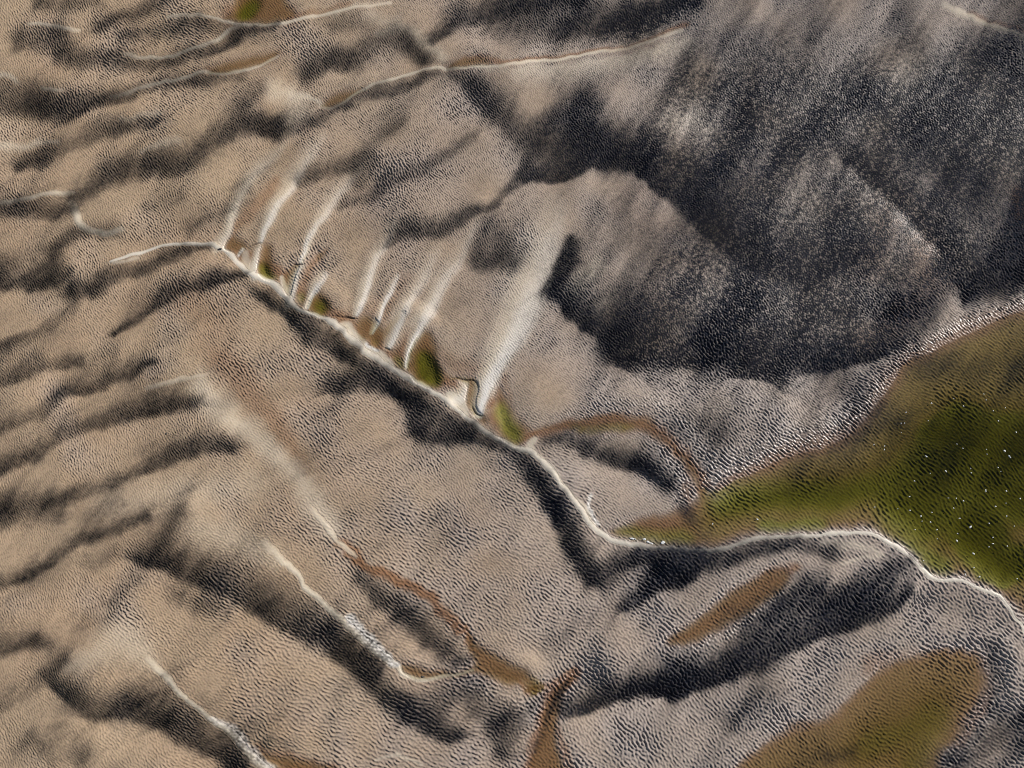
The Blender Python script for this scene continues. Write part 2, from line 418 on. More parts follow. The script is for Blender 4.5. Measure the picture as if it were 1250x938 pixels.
wash('D', [(730, 480), (790, 550), (835, 600), (900, 645), (1000, 725), (1080, 805), (1150, 910), (1200, 1000)], [22, 28, 26, 22, 20, 22, 26, 22], .62, .8)
wash('D', [(820, 600), (850, 608), (890, 625)], 5, .5, .8)
wash('D', [(400, 900), (560, 880), (760, 860), (900, 830)], 34, .3, .35)
wash('G', [(720, 70), (860, 110), (1010, 165)], [30, 32, 20], .4, .5)
wash('G', [(280, 560), (420, 480), (540, 530)], [18, 34, 20], .42, .6)
wash('H', [(120, 915), (210, 905), (290, 930)], [3, 4, 4], .6, .8)
wash('I', [(520, 110), (590, 122), (660, 132), (730, 160)], [5, 8, 8, 4], .5, .9)
wash('I', [(590, 184), (640, 178), (720, 160)], 4, .5, .9)
wash('E', [(850, 160), (880, 110), (935, 40)], [15, 20, 16], .55, .4)
wash('E', [(940, 200), (985, 140)], 12, .3, .3)

# white spits reaching down to the bank
SPITS = [
    ('N', [(470, -90), (400, 0), (300, 110), (235, 210), (190, 310), (150, 390), (120, 470), (85, 550)], [4, 5, 5, 5, 4, 3.5, 4, 6], .8, .15, 'wide cream sand spit at the upper end of the row, left of the rusty puddle'),
    ('N', [(640, -60), (580, 30), (510, 120), (455, 205), (410, 290), (370, 380), (335, 450), (310, 515)], [4, 5, 5, 5, 5, 5, 4.5, 3], .85, .55, 'white sand spit stopping at the first dark scarp of the row'),
    ('P', [(430, 195), (405, 250), (385, 320), (375, 385), (390, 430)], [3, 3.5, 4, 4, 4.5], .95, .3, 'short cream sand spit on the left shore of the first olive pool'),
    ('N', [(830, 90), (760, 190), (690, 300), (640, 390), (600, 470), (570, 560), (538, 632)], [4, 5, 5, 5, 4, 3.5, 2.5], .7, .5, 'white sand spit ending at the second dark scarp of the row'),
    ('P', [(760, 345), (725, 395), (695, 455), (675, 520), (655, 590), (640, 640)], [3, 4, 5, 5, 5, 5], .95, .35, 'broad cream sand spit between the white pebble tongue and the narrow brown channel'),
    ('P', [(900, 420), (850, 510), (820, 555), (795, 600), (770, 660)], [4, 4, 3, 2.5, 2.5], .85, .8, 'short white sand spit left of the second olive pool'),
    ('O', [(330, 160), (290, 220), (240, 290), (215, 370), (185, 450), (155, 540), (132, 602)], [3, 4, 4.5, 5, 5.5, 5, 3], .75, .55, 'pale sand spit ending in the third dark scarp of the row'),
    ('O', [(330, 420), (300, 490), (265, 560), (232, 640), (203, 692)], [3, 4, 4, 4, 2], .62, .7, 'short faint white sand spit over the reddish channel'),
    ('O', [(540, 270), (480, 380), (430, 460), (390, 530), (355, 610), (320, 700), (296, 755)], [3, 5, 5.5, 6, 6, 5.5, 4.5], .85, .55, 'cream and white sand spit in the middle of the row with a blunt foot'),
    ('O', [(720, 150), (640, 305), (545, 445), (490, 550), (450, 640), (410, 730), (390, 800), (382, 860)], [3, 4, 6, 7, 6.5, 4, 2.6, 2.2], .85, .8, 'long white sand spit curving round the left shore of the dark green pool'),
    ('E', [(800, -190), (770, -90), (730, 40), (680, 160), (625, 290), (575, 400), (535, 480), (508, 540), (498, 582)], [6, 11, 15, 15, 13, 10.5, 8, 6.5, 5], 1.0, .95, 'largest and brightest white sand spit, lowest of the row beside the olive pool'),
    ('E', [(458, 462), (448, 500), (430, 530), (400, 545)], [4, 6, 8, 6], .9, .35, 'stubby cream sand spit left of the narrow brown inlet'),
]
spit_m = zero()
for sh, pts, w, s, wh, lab in SPITS:
    w = np.array(w, float)
    if len(pts) > 6:
        w = w * np.linspace(1.7, 1.0, len(w))
    fade = (.1, .3, .48, .6, .74, .9, 1, 1) if len(pts) > 6 else (.5, .9, 1, 1)
    win, m = line(sh, pts, w * 1.5, s, wr=w * 2.4, ridge=.0, sm=.28, core=.0, warp=.5, along=fade)
    q = T(sh, pts)[:, :2]
    q[:, 0] += w * .35  # white moved to the sun side: the lit flank is painted in
    win2, m2 = stroke_field(q, w * .95, w * 1.1, .1, .9, np.array(fade) ** 1.5)
    white[win2] = np.maximum(white[win2], wh * m2)
    spit_m[win] = np.maximum(spit_m[win], m)
    body('sand_spit', lab, 'sand spit', 'row of sand spits above the long bank', win, m, .3)
# flat pale aprons on the bank
for sh, pts, w, s in [('P', [(310, 240), (320, 300), (350, 370)], [6, 7, 6], .55), ('P', [(590, 440), (600, 480), (630, 530)], [4, 5, 5], .7), ('P', [(1040, 790), (1090, 800), (1140, 900)], [5, 8, 8], .65),
                      ('E', [(20, 265), (50, 300), (100, 350)], [5, 8, 7], .65), ('E', [(120, 350), (165, 380), (190, 410)], [4, 7, 6], .75), ('E', [(395, 520), (430, 545), (460, 580)], [7, 9, 5], .75),
                      ('R', [(300, 240), (280, 270), (330, 330), (400, 410), (470, 500), (560, 590), (620, 670)], [6, 6, 5, 5, 5, 5, 3], .7)]:
    line(sh, pts, w, s, sm=.9, core=.3, warp=.5)
# foam-white wet washes
for sh, pts, w, s in [('Z', [(30, 200), (100, 270), (190, 360), (270, 440), (340, 510), (420, 585)], [5, 8, 9, 8, 7, 4], .8), ('R', [(590, 530), (580, 570), (610, 610), (650, 660)], 4, .7), ('Q', [(140, 310), (210, 330), (255, 370)], [3, 4, 3], .85),
                      ('G', [(760, 740), (850, 810), (930, 880), (990, 930)], [5, 8, 9, 6], .5), ('P', [(255, 250), (290, 190)], 3, .6)]:
    line(sh, pts, w, s * .7, sm=.3, wh=s, core=.1, warp=1.2)
    stroke(glint, sh, pts, np.array(w) + 4, .9, 0.0, 1.2)

# --------------------------------------------------------------------------
# iron-stained wet sand around the puddles
# --------------------------------------------------------------------------
def ru(sheet, pts, w, s=.8, warp=1.0):
    stroke(rust, sheet, pts, w, s, .1, warp)


ru('A', [(1010, 85), (1130, 55), (1270, 15)], 8, .5)
ru('A', [(850, 60), (940, 40), (1050, 70)], 22, .8)
ru('B', [(400, 240), (460, 215), (540, 215), (620, 225), (760, 200), (900, 170), (1050, 140), (1260, 85)], [8, 10, 9, 6, 5, 5, 6, 6], .75)
ru('C', [(1060, 45), (1150, 85), (1270, 130)], 7, .5)
ru('C', [(1230, 700), (1250, 780)], 18, .9)
ru('A', [(760, 262), (850, 240), (1000, 200)], 7, .7)
ru('D', [(800, 400), (880, 470), (960, 560), (1040, 660), (1100, 780)], [30, 36, 26, 18, 14], .5)
ru('D', [(700, 180), (800, 260), (760, 330)], 40, .3)
ru('D', [(420, 30), (490, 8)], 5, .7)
ru('A', [(820, 860), (920, 760), (1000, 660)], 12, .55)
ru('E', [(60, 250), (170, 200), (260, 130)], 30, .45)
ru('E', [(330, 330), (400, 400), (500, 430)], 22, .4)
ru('E', [(600, 450), (625, 560)], 9, .4)
ru('H', [(0, 130), (100, 205), (200, 250), (300, 310), (380, 372), (450, 440)], [6, 8, 8, 9, 10, 12], .85)
ru('H', [(700, 660), (780, 650), (850, 615)], 14, .7)
ru('H', [(840, 620), (780, 720), (730, 830), (690, 950)], [8, 12, 14, 16], .9)
ru('H', [(800, 800), (830, 950)], 12, .6)
ru('I', [(0, 460), (110, 400), (220, 310), (330, 240), (430, 205)], [12, 15, 18, 16, 10], .85)
ru('I', [(700, 560), (900, 540), (1080, 560)], 22, .5)
ru('I', [(1110, 560), (1110, 700), (1020, 840)], 12, .6)
ru('F', [(780, 480), (1000, 420), (1150, 430)], 40, .35)
ru('G', [(940, 870), (1060, 910), (1200, 960)], 14, .7)
ru(None, [(1060, 410), (1110, 380), (1130, 300)], 30, .35)
ru(None, [(1060, 330), (1100, 260), (1150, 340)], 40, .3)
ru('R', [(1080, 480), (1090, 600)], 10, .6)
ru(None, [(780, 240), (830, 320), (800, 380)], 50, .12)

# glossy wet ripple crests
def gl(sheet, pts, w, s=.9, wr=None):
    stroke(glint, sheet, pts, w, s, .05, 1.2, wr)


gl('F', [(90, 860), (220, 790), (350, 720), (480, 680), (600, 640), (690, 560), (760, 460), (820, 380), (930, 320), (1050, 250), (1270, 160)], [60, 62, 60, 58, 50, 40, 30, 26, 26, 26, 26], 1.0, wr=10)
gl('R', [(180, 130), (400, 110), (600, 80), (760, 60), (900, 60), (1080, 180), (1200, 400), (1260, 500)], [22, 24, 28, 30, 30, 32, 34, 34], .75, wr=6)
gl('R', [(960, 300), (1040, 400), (1060, 500), (960, 590), (800, 640)], [12, 14, 12, 9, 7], .8)
gl('I', [(200, 920), (330, 810), (520, 740), (640, 650), (760, 540), (900, 500)], [18, 20, 22, 22, 16, 12], .5)
gl('I', [(1140, 400), (1200, 500), (1160, 650), (1060, 820), (980, 938)], 20, .5)
gl('I', [(620, 945), (700, 905), (790, 960)], 10, .8)
stroke(silt_shade, 'I', [(560, 900), (640, 880)], 16, .4, 0, 1)
gl('I', [(-20, 430), (100, 350), (220, 260)], 12, .6)
gl('I', [(60, 500), (200, 430), (320, 340), (400, 260)], 9, .8)
gl('Z', [(700, 120), (820, 270), (940, 400), (980, 560), (850, 640)], [12, 14, 14, 12, 10], .7)
gl('Z', [(880, 240), (1050, 400), (1200, 500)], 14, .7)
gl('H', [(480, 640), (600, 680), (700, 740), (720, 800)], 14, .55)
gl('H', [(560, 510), (700, 590), (760, 640)], 12, .6)
gl('H', [(720, 880), (760, 930)], 12, .5)
gl('G', [(1180, 60), (1250, 130)], 6, .6)
gl('A', [(800, 60), (830, 20)], 7, .8)
gl('B', [(700, 170), (900, 130), (1100, 90), (1270, 40)], 14, .5)
gl(None, [(850, 130), (980, 130), (1100, 120), (1220, 140)], 120, .62)
gl(None, [(960, 260), (1060, 260), (1150, 300)], 90, .55)
gl(None, [(1040, 210), (1100, 260), (1150, 310)], 20, .5)
gl(None, [(850, 350), (950, 380), (1050, 370)], 90, .6)
gl(None, [(800, 440), (860, 470), (960, 480)], 60, .5)

# --------------------------------------------------------------------------
# water: outlines, depth
# --------------------------------------------------------------------------
POOLS = {}


def pool(key, sheet, pts, warp=.5):
    win, sd = sdist(T(sheet, pts), 46, warp)
    g = POOLS.setdefault(key, np.full(shp, -60, np.float32))
    g[win] = np.maximum(g[win], sd)


# the lagoon with the creek round the islet and the lowest olive pool: one water body
pool('lagoon', None, [(872, 604), (890, 592), (920, 576), (955, 558), (995, 545), (1030, 535), (1055, 513), (1075, 488), (1092, 464), (1106, 440), (1140, 425),
                      (1172, 411), (1205, 394), (1260, 372), (1340, 350), (1420, 420), (1420, 800), (1330, 830), (1276, 800), (1258, 770), (1245, 748), (1232, 735), (1200, 716), (1178, 706), (1150, 704),
                      (1135, 700), (1119, 684), (1100, 667), (1074, 651), (1052, 646), (1022, 648), (985, 650), (945, 650), (912, 656), (882, 666), (855, 669), (830, 669),
                      (795, 664), (765, 660), (745, 650), (755, 643), (780, 630), (810, 624), (836, 616), (852, 606), (858, 596)], .7)
pool('lagoon', 'R', [(250, 262), (300, 175), (400, 150), (500, 125), (640, 105), (760, 100), (900, 118), (940, 180), (1000, 240), (1060, 300), (1120, 360), (1145, 420), (1160, 490), (1230, 500),
                     (1240, 600), (1160, 560), (1115, 500), (1080, 430), (1030, 350), (970, 290), (900, 240), (840, 205), (760, 205), (650, 212), (540, 208), (440, 190), (340, 200), (290, 230)], .5)
pool('lagoon', 'E', [(525, 590), (545, 540), (575, 480), (600, 500), (628, 550), (655, 600), (700, 630), (690, 670), (668, 690), (650, 706), (600, 685), (560, 650), (535, 620)], .3)
pool('olive_first', 'P', [(408, 350), (425, 280), (445, 200), (470, 180), (510, 190), (520, 250), (540, 320), (585, 400), (575, 440), (530, 462), (480, 452), (430, 415)], .3)
pool('rust_first', 'P', [(160, 215), (180, 150), (230, 130), (300, 160), (320, 200), (280, 225), (270, 255), (215, 235)], .3)
pool('brown_narrow', 'P', [(700, 570), (725, 510), (755, 430), (775, 370), (800, 325), (850, 260), (900, 235), (930, 225), (890, 290), (830, 370), (800, 450), (775, 560), (765, 645), (735, 640), (708, 610)], .3)
pool('brown_tongue', 'P', [(630, 560), (600, 460), (610, 410), (680, 355), (720, 350), (690, 420), (660, 500), (645, 560)], .3)
pool('olive_second', 'P', [(782, 660), (805, 600), (850, 545), (900, 560), (955, 610), (975, 670), (940, 725), (900, 738), (850, 720), (800, 695)], .3)
pool('brown_scarp', 'E', [(58, 262), (65, 240), (100, 225), (150, 262), (185, 300), (165, 330), (130, 345), (100, 315), (70, 310)], .3)
pool('brown_scarp', 'E', [(140, 300), (190, 240), (235, 215), (215, 270), (190, 310), (170, 345), (150, 335)], .3)
pool('brown_foot', 'E', [(192, 352), (215, 330), (245, 285), (285, 250), (270, 300), (250, 345), (243, 400), (240, 440), (215, 425), (195, 395)], .3)
pool('green_middle', 'E', [(250, 420), (252, 380), (268, 335), (300, 285), (335, 290), (355, 340), (365, 400), (400, 450), (385, 480), (360, 492), (320, 485), (280, 465)], .3)
pool('brown_inlet', 'E', [(415, 455), (450, 448), (490, 458), (500, 490), (488, 530), (500, 575), (535, 600), (520, 615), (480, 575), (458, 540), (465, 490), (440, 462)], .25)
pool('top_green', 'A', [(815, 75), (845, 55), (855, 20), (880, -20), (1030, -30), (1050, 20), (1075, 60), (1040, 88), (960, 93), (900, 88)], .5)
pool('top_puddle', 'A', [(758, 266), (800, 238), (900, 212), (1010, 190), (985, 222), (920, 242), (850, 264), (790, 270)], .4)
pool('crest_puddle', 'A', [(1165, 386), (1195, 358), (1250, 332), (1320, 325), (1290, 345), (1240, 372), (1190, 392)], .3)
pool('ridge_puddle', 'B', [(385, 246), (420, 218), (460, 206), (520, 208), (550, 232), (500, 240), (440, 246)], .4)
pool('red_middle', 'Z', [(440, 580), (520, 570), (620, 610), (760, 620), (860, 640), (985, 590), (975, 500), (940, 420), (950, 330), (1040, 420), (1180, 500), (1270, 560), (1380, 600), (1440, 660), (1500, 760), (1440, 770), (1360, 720), (1250, 725), (1130, 690), (1000, 655), (880, 672), (760, 676), (640, 680), (540, 675), (480, 630)], .4)
pool('red_runnel', 'H', [(850, 612), (800, 645), (760, 700), (725, 790), (700, 880), (690, 960), (830, 1000), (815, 930), (790, 850), (800, 770), (815, 700), (835, 650)], .6)
pool('rusty_oval', 'I', [(-35, 480), (20, 430), (110, 375), (210, 295), (320, 235), (400, 225), (370, 280), (290, 345), (200, 398), (90, 455), (0, 495)], .8)
pool('bottom_brown', 'I', [(170, 980), (260, 890), (330, 835), (430, 785), (520, 752), (620, 690), (690, 612), (760, 552), (850, 522), (1000, 515), (1095, 535), (1120, 600), (1100, 700), (1040, 800), (970, 880), (940, 960), (900, 1040), (600, 1060), (400, 1060), (200, 1020)], 1.2)
pool('corner_puddle', 'G', [(945, 880), (1000, 892), (1100, 910), (1220, 950), (1180, 990), (1060, 980), (990, 925)], .5)

ru(None, [(275, 298), (330, 328), (385, 370), (450, 412), (510, 452), (600, 490)], 14, .85)
for sh_, pts_, w_ in [('R', [(250, 230), (330, 200), (450, 165), (600, 155), (760, 150), (890, 170), (980, 245), (1060, 325), (1120, 400), (1150, 480), (1160, 560)], 10), ('H', [(0, 130), (100, 205), (200, 250), (300, 310), (380, 372), (450, 440), (520, 520), (620, 590), (720, 670)], 8),
                      ('H', [(845, 615), (780, 700), (730, 800), (695, 940)], 11)]:
    ru(sh_, pts_, w_ * 1.35, .95, 1.3)
    win, m = stroke_field(T(sh_, pts_)[:, :2], w_, w_, 0, .5)
    smooth[win] = np.maximum(smooth[win], .25 * m)
ru('F', [(140, 880), (260, 810), (400, 745), (520, 715), (640, 680), (730, 600), (800, 500), (860, 400), (980, 340), (1100, 280), (1270, 220)], [16, 24, 30, 34, 36, 36, 36, 36, 34, 34, 34], .9)
depth_add = zero()


def deep(sheet, pts, w, d):
    q = T(sheet, pts)[:, :2]
    win, m = stroke_field(q, w, w, 0.0, .8)
    depth_add[win] = np.maximum(depth_add[win], d * m)


deep('F', [(160, 910), (350, 880), (520, 880), (700, 850), (900, 800)], 50, .16)
deep('F', [(930, 660), (1040, 640), (1140, 670), (1300, 680)], [40, 60, 66, 70], .26)
deep('F', [(880, 900), (1000, 780), (1150, 760), (1300, 760)], 110, .22)
deep('I', [(300, 60), (400, 60), (520, 50)], 18, .2)
deep('I', [(820, 130), (900, 180), (960, 210)], 34, .17)
deep('I', [(1080, 60), (1130, 150), (1180, 200), (1240, 190)], [60, 56, 40, 40], .30)
deep('I', [(1120, 225), (1180, 255)], 20, .34)
deep('X', [(820, 400), (1000, 420), (1250, 500)], [24, 34, 44], .30)
deep('X', [(1000, 700), (1250, 800)], 60, .26)
deep('E', [(590, 560), (615, 620), (640, 670)], [18, 22, 16], .20)
deep('E', [(310, 380), (325, 430), (345, 460)], [14, 19, 15], .25)
deep('P', [(880, 630), (890, 680)], 12, .22)
deep('P', [(440, 350), (470, 430), (520, 450)], 8, .3)
deep('P', [(720, 600), (745, 570)], 7, .25)
deep('E', [(215, 390), (235, 420)], 8, .22)
deep('E', [(120, 310), (140, 325)], 7, .12)
deep('A', [(885, 70), (910, 45), (935, 20)], [9, 12, 9], .24)
deep('R', [(500, 180), (650, 190), (800, 170)], 10, .12)
deep('R', [(760, 700), (860, 740), (980, 740), (1080, 740)], 22, .14)
deep('I', [(700, 860), (850, 800), (950, 750), (860, 930)], 50, .09)
deep('H', [(560, 590), (640, 620)], 13, .03)

# --------------------------------------------------------------------------
# RELIEF: slopes along the dune flanks
# --------------------------------------------------------------------------
depth_add = blur(depth_add, 4.5)
SUN_AZ = math.radians(32)           # direction the light comes from, measured from +x towards +y
SUN_EL = math.radians(28)
sx, sy = math.cos(SUN_AZ), -math.sin(SUN_AZ)   # in plan axes (v runs down)
slope = (0.60 + .50 * smoothstep((UU - 600) / 200)) * (blur(silt_shade, 2.2) - .8 * blur(silt_shade, 42)) - 0.23 * blur(np.maximum(pale, spit_m), 2.2) - .10 * blur(washed, 4) + 0.02 * lownoise(shp, 40, 21) + .075 * lownoise(shp, 13, 22, (math.radians(-27), 4.5)) * (1 - .6 * smoothstep((UU - 520) / 260))
slope -= slope.mean()
pale = np.maximum(pale, .6 * washed)
kx, ky = freq_grid(*shp)
ks = kx * sx + ky * sy
kn = -kx * sy + ky * sx
Hf = np.conj(1j * ks) * np.fft.rfft2(slope) / (ks ** 2 + 0.06 * kn ** 2 + (1 / 75.0) ** 2 * 0.6)
h0 = np.fft.irfft2(Hf, shp).astype(np.float32) * PXM

h = h0.copy()
h += 0.10 * blur(crest, 2.2) + 0.10 * blur(spit_m, 3.0)

water_any = np.full(shp, -60, np.float32)
LEVEL = {}
SDS = {}
for key, sd in POOLS.items():
    sd += {'lagoon': 0, 'bottom_brown': 2, 'rusty_oval': 5}.get(key, 2.0)
    inside = sd > 0
    LEVEL[key] = float(np.percentile(h0[inside], 25 if key == 'lagoon' else 12)) if inside.any() else 0.0
    SDS[key] = sd
# the ground round each pool settles gently to the level of its water
for sig in (55, 22):
    dm, mm_ = zero(), zero()
    for key, sd in SDS.items():
        k_ = sd > -4
        dm[k_] += (LEVEL[key] - h0)[k_] + .02
        mm_[k_] += 1
    h0 = h0 + blur(dm, sig) / (blur(mm_, sig) + .06)
h = h0 + 0.10 * blur(crest, 2.2) + 0.10 * blur(spit_m, 3.0)
for key, sd in SDS.items():
    z = LEVEL[key]
    reach = 44.0 if key in ('lagoon', 'bottom_brown', 'rusty_oval', 'red_runnel') else 26.0
    w = smoothstep((sd + reach) / reach)
    base = 0.03 if key not in ('lagoon', 'bottom_brown') else 0.05
    gentle = 1 - np.clip(blur(crest, 9) * 4, 0, 1)      # long shelving shores except along the bank
    run = (16 + 34 * gentle) if key in ('lagoon', 'bottom_brown') else 9.0
    bed = z - .004 - .012 * smoothstep(sd / 6) - (base + depth_add) * smoothstep(sd / run)
    shore = z + 0.004 + 0.05 * (-sd) * PXM + 0.06 * blur(crest, 1.8) + 0.05 * blur(spit_m, 2.5)
    target = np.where(sd > 0, bed, shore)
    h = h * (1 - w) + target * w
    water_any = np.maximum(water_any, sd)

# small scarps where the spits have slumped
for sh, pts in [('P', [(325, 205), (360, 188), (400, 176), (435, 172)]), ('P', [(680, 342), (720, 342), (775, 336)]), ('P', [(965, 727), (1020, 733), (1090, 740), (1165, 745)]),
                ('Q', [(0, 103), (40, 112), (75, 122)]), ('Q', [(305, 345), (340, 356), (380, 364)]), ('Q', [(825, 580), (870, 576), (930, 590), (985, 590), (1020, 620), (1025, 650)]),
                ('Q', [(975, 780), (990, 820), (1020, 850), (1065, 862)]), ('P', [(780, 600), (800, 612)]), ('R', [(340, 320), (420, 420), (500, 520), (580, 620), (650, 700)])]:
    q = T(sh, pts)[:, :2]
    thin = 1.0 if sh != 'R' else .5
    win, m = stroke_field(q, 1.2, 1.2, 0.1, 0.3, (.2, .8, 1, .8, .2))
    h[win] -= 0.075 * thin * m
    silt_shade[win] = 1 - (1 - silt_shade[win]) * (1 - .75 * thin * m)  # scarp shadow painted in as a thin dark line
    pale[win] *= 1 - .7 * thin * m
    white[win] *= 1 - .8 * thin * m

inside_w = smoothstep((water_any + 7) / 20)
shore_w = smoothstep((water_any + 10) / 10)
rip_amp = (1 - .93 * np.clip(smooth, 0, 1)) * (1 - .25 * pale)
rip_amp *= 1 - .30 * smoothstep((water_any - 1) / 8)
rip_amp *= 1 + .28 * glint

# --------------------------------------------------------------------------
# terrain lattice in metres: fine over the surveyed flat, widening out to the horizon
# --------------------------------------------------------------------------
cu = np.array([-60, 1310, -60, 1310, 625, 625], float)
cv = np.array([-50, -50, 990, 990, -50, 990], float)
gx, gy = ground(cu, cv)
X0, X1, Y0, Y1 = gx.min(), gx.max(), gy.min(), gy.max()
STEP = 0.030
core_x = np.arange(X0, X1, STEP)
core_y = np.arange(Y0, Y1, STEP)
tail = np.cumsum(STEP * 1.16 ** np.arange(1, 62))
xs = np.concatenate([X0 - tail[::-1], core_x, core_x[-1] + tail])
ys = np.concatenate([Y0 - tail[::-1], core_y, core_y[-1] + tail])
NX, NY = len(xs), len(ys)
GX, GY = np.meshgrid(xs.astype(np.float32), ys.astype(np.float32))
rzf = (GY - CAM[1]) * FWD[1] - CAM[2] * FWD[2]
rzf = np.maximum(rzf, 5.0)
GU = ((GX - CAM[0]) / rzf / TX + 1) / 2 * W0
GV = (1 - ((GY - CAM[1]) * UPV[1] - CAM[2] * UPV[2]) / rzf / TY) / 2 * H0
FU = np.clip(GU + MU, 0, RW - 1.001)
FV = np.clip(GV + MV, 0, RH - 1.001)
IU = FU.astype(np.int32)
IV = FV.astype(np.int32)
FU = (FU - IU).astype(np.float32)
FV = (FV - IV).astype(np.float32)


def sample(f):
    a = f[IV, IU] * (1 - FU) + f[IV, IU + 1] * FU
    b = f[IV + 1, IU] * (1 - FU) + f[IV + 1, IU + 1] * FU
    return (a * (1 - FV) + b * FV).astype(np.float32)


edge = np.minimum(np.minimum(GX - X0, X1 - GX), np.minimum(GY - Y0, Y1 - GY))
infield = smoothstep((edge + 6.0) / 6.0).astype(np.float32)

# ---- ripples: oriented band-pass noise, blended by the local direction ------
# (u, v, crest angle below horizontal in degrees, wavelength in map units, spread in degrees)
FLOW = [(60, 60, 60, 4.6, 20), (200, 60, 40, 5.0, 20), (100, 200, 50, 4.8, 20), (300, 130, 50, 4.6, 22), (500, 60, 55, 4.4, 26), (560, 200, 58, 4.4, 30), (450, 250, 55, 4.6, 26),
        (60, 420, 58, 4.4, 20), (60, 560, 56, 4.4, 20), (200, 480, 62, 4.4, 22), (330, 470, 40, 5.6, 18), (60, 700, 55, 4.4, 24), (60, 880, 50, 4.8, 24), (250, 780, 30, 5.8, 20), (330, 860, 28, 6.4, 20),
        (430, 560, 40, 5.4, 24), (480, 660, 26, 6.0, 22), (560, 560, 50, 5.2, 28), (620, 720, 32, 6.2, 24), (560, 880, 24, 6.4, 26), (470, 790, 24, 6.0, 16), (430, 720, 35, 5.0, 18),
        (720, 820, 35, 6.6, 26), (900, 720, 42, 6.6, 28), (850, 860, 44, 6.8, 28), (1000, 850, 40, 7.0, 28), (1120, 860, 22, 7.0, 22), (1150, 760, 42, 7.4, 28), (1050, 700, 50, 6.6, 28),
        (1180, 600, 52, 8.0, 14), (1100, 640, 56, 8.0, 14), (1000, 620, 40, 7.6, 16), (900, 620, 30, 7.0, 16), (1180, 480, 40, 7.0, 26), (1120, 500, 25, 6.5, 24),
        (680, 480, 40, 5.2, 32), (800, 540, 45, 6.0, 40), (900, 520, 50, 6.2, 44), (640, 400, 48, 4.8, 34), (380, 330, 40, 5.2, 22), (700, 600, 22, 6.2, 18), (780, 600, 40, 5.0, 20),
        (720, 150, 60, 4.4, 44), (900, 120, 60, 4.6, 70), (1100, 100, 60, 4.6, 75), (1000, 250, 58, 4.6, 70), (1150, 220, 58, 4.6, 70), (850, 330, 58, 4.6, 60), (1000, 400, 50, 4.8, 60)]
fl = np.array(FLOW, float)
lu = np.arange(0, RW, 8)
lv = np.arange(0, RH, 8)
LU, LV = np.meshgrid(lu - MU, lv - MV)
wsum = 0
acc = np.zeros((5,) + LU.shape)
for u, v, a, lam, sp in fl:
    w = 1 / ((LU - u) ** 2 + (LV - v) ** 2 + 900.0) ** 1.5
    acc += w * np.array([math.cos(2 * math.radians(a)), math.sin(2 * math.radians(a)), math.log(lam), sp, 1.0])[:, None, None]
acc /= acc[4]


def up8(f):
    g = np.zeros(shp, np.float32)
    fi = np.clip(np.arange(RH) / 8, 0, len(lv) - 1.001)
    fj = np.clip(np.arange(RW) / 8, 0, len(lu) - 1.001)
    i = fi.astype(int)
    j = fj.astype(int)
    a = (fi - i)[:, None]
    b = (fj - j)[None, :]
    return (f[i][:, j] * (1 - a) * (1 - b) + f[i + 1][:, j] * a * (1 - b) + f[i][:, j + 1] * (1 - a) * b + f[i + 1][:, j + 1] * a * b).astype(np.float32)


ang = 0.5 * np.arctan2(acc[1], acc[0])
ang2c = sample(up8(np.cos(2 * ang)))
ang2s = sample(up8(np.sin(2 * ang)))
loglam = sample(up8(acc[2])) + 0.06 * sample(W1v)
spread = sample(up8(acc[3]))
# local map scale (metres per map unit grows with the distance from the lens)
mpu = (rzf / (W0 / 2 / TX)).astype(np.float32)
LAMK = .62 + .09 * smoothstep((GV - 480) / 260) * smoothstep((GU - 180) / 200)
lam_cells = LAMK * np.exp(loglam) * mpu / STEP
theta = 0.5 * np.arctan2(ang2s, ang2c) + math.radians(4) * sample(W1u)     # crest angle below horizontal; v runs down = -y
kx, ky = freq_grid(NY, NX)
kk = np.sqrt(kx * kx + ky * ky) + 1e-9
ka = np.arctan2(ky, kx)
NOISE = np.fft.rfft2(np.random.default_rng(5).standard_normal((NY, NX)))
LAMS = np.exp(np.linspace(math.log(3.3), math.log(8.4), 4))
lpos = np.clip((np.log(lam_cells) - math.log(LAMS[0])) / (math.log(LAMS[1]) - math.log(LAMS[0])), 0, 2.999)
NA = 8
tpos = ((theta / math.pi) % 1.0) * NA
spread += 16 * smoothstep((GU - 520) / 120) * smoothstep((GV - 640) / 80)
wide = smoothstep((spread - 22) / 40)


def bank(li, adir, asig):
    lam = LAMS[li]
    k0 = 2 * math.pi / lam
    rad = np.exp(-0.5 * (np.log(kk / k0) / 0.23) ** 2)
    # crest direction (cos a, -sin a) in x,y ; wave vector is normal to it: (sin a, cos a)
    wa = math.atan2(math.cos(adir), math.sin(adir))
    d = (ka - wa + math.pi / 2) % math.pi - math.pi / 2
    F = NOISE * rad * np.exp(-0.5 * (d / asig) ** 2)
    n = np.fft.irfft2(F, (NY, NX)).astype(np.float32)
    return n / n.std()


rip = np.zeros((NY, NX), np.float32)
nrm = np.zeros((NY, NX), np.float32)
for li in range(4):
    wl_ = np.clip(1 - np.abs(lpos - li), 0, 1)
    if wl_.max() <= 0:
        continue
    for ai in range(NA):
        d = np.abs(tpos - ai)
        d = np.minimum(d, NA - d)
        wa_ = np.clip(1 - d, 0, 1)
        w = wl_ * wa_
        if w.max() <= 0:
            continue
        rip += w * bank(li, ai * math.pi / NA, math.radians(23))
        nrm += w * w
rip /= np.sqrt(nrm + 1e-6)
iso = np.zeros((NY, NX), np.float32)
for li in range(3):
    wl_ = np.clip(1 - np.abs(np.clip(lpos, 0, 2) - li), 0, 1)
    iso += wl_ * bank(li, math.radians(55), math.radians(48))
rip = rip * (1 - wide) + iso * wide
rip /= np.sqrt((1 - wide) ** 2 + wide ** 2)
ripn = np.tanh(rip * 0.75) * 1.15
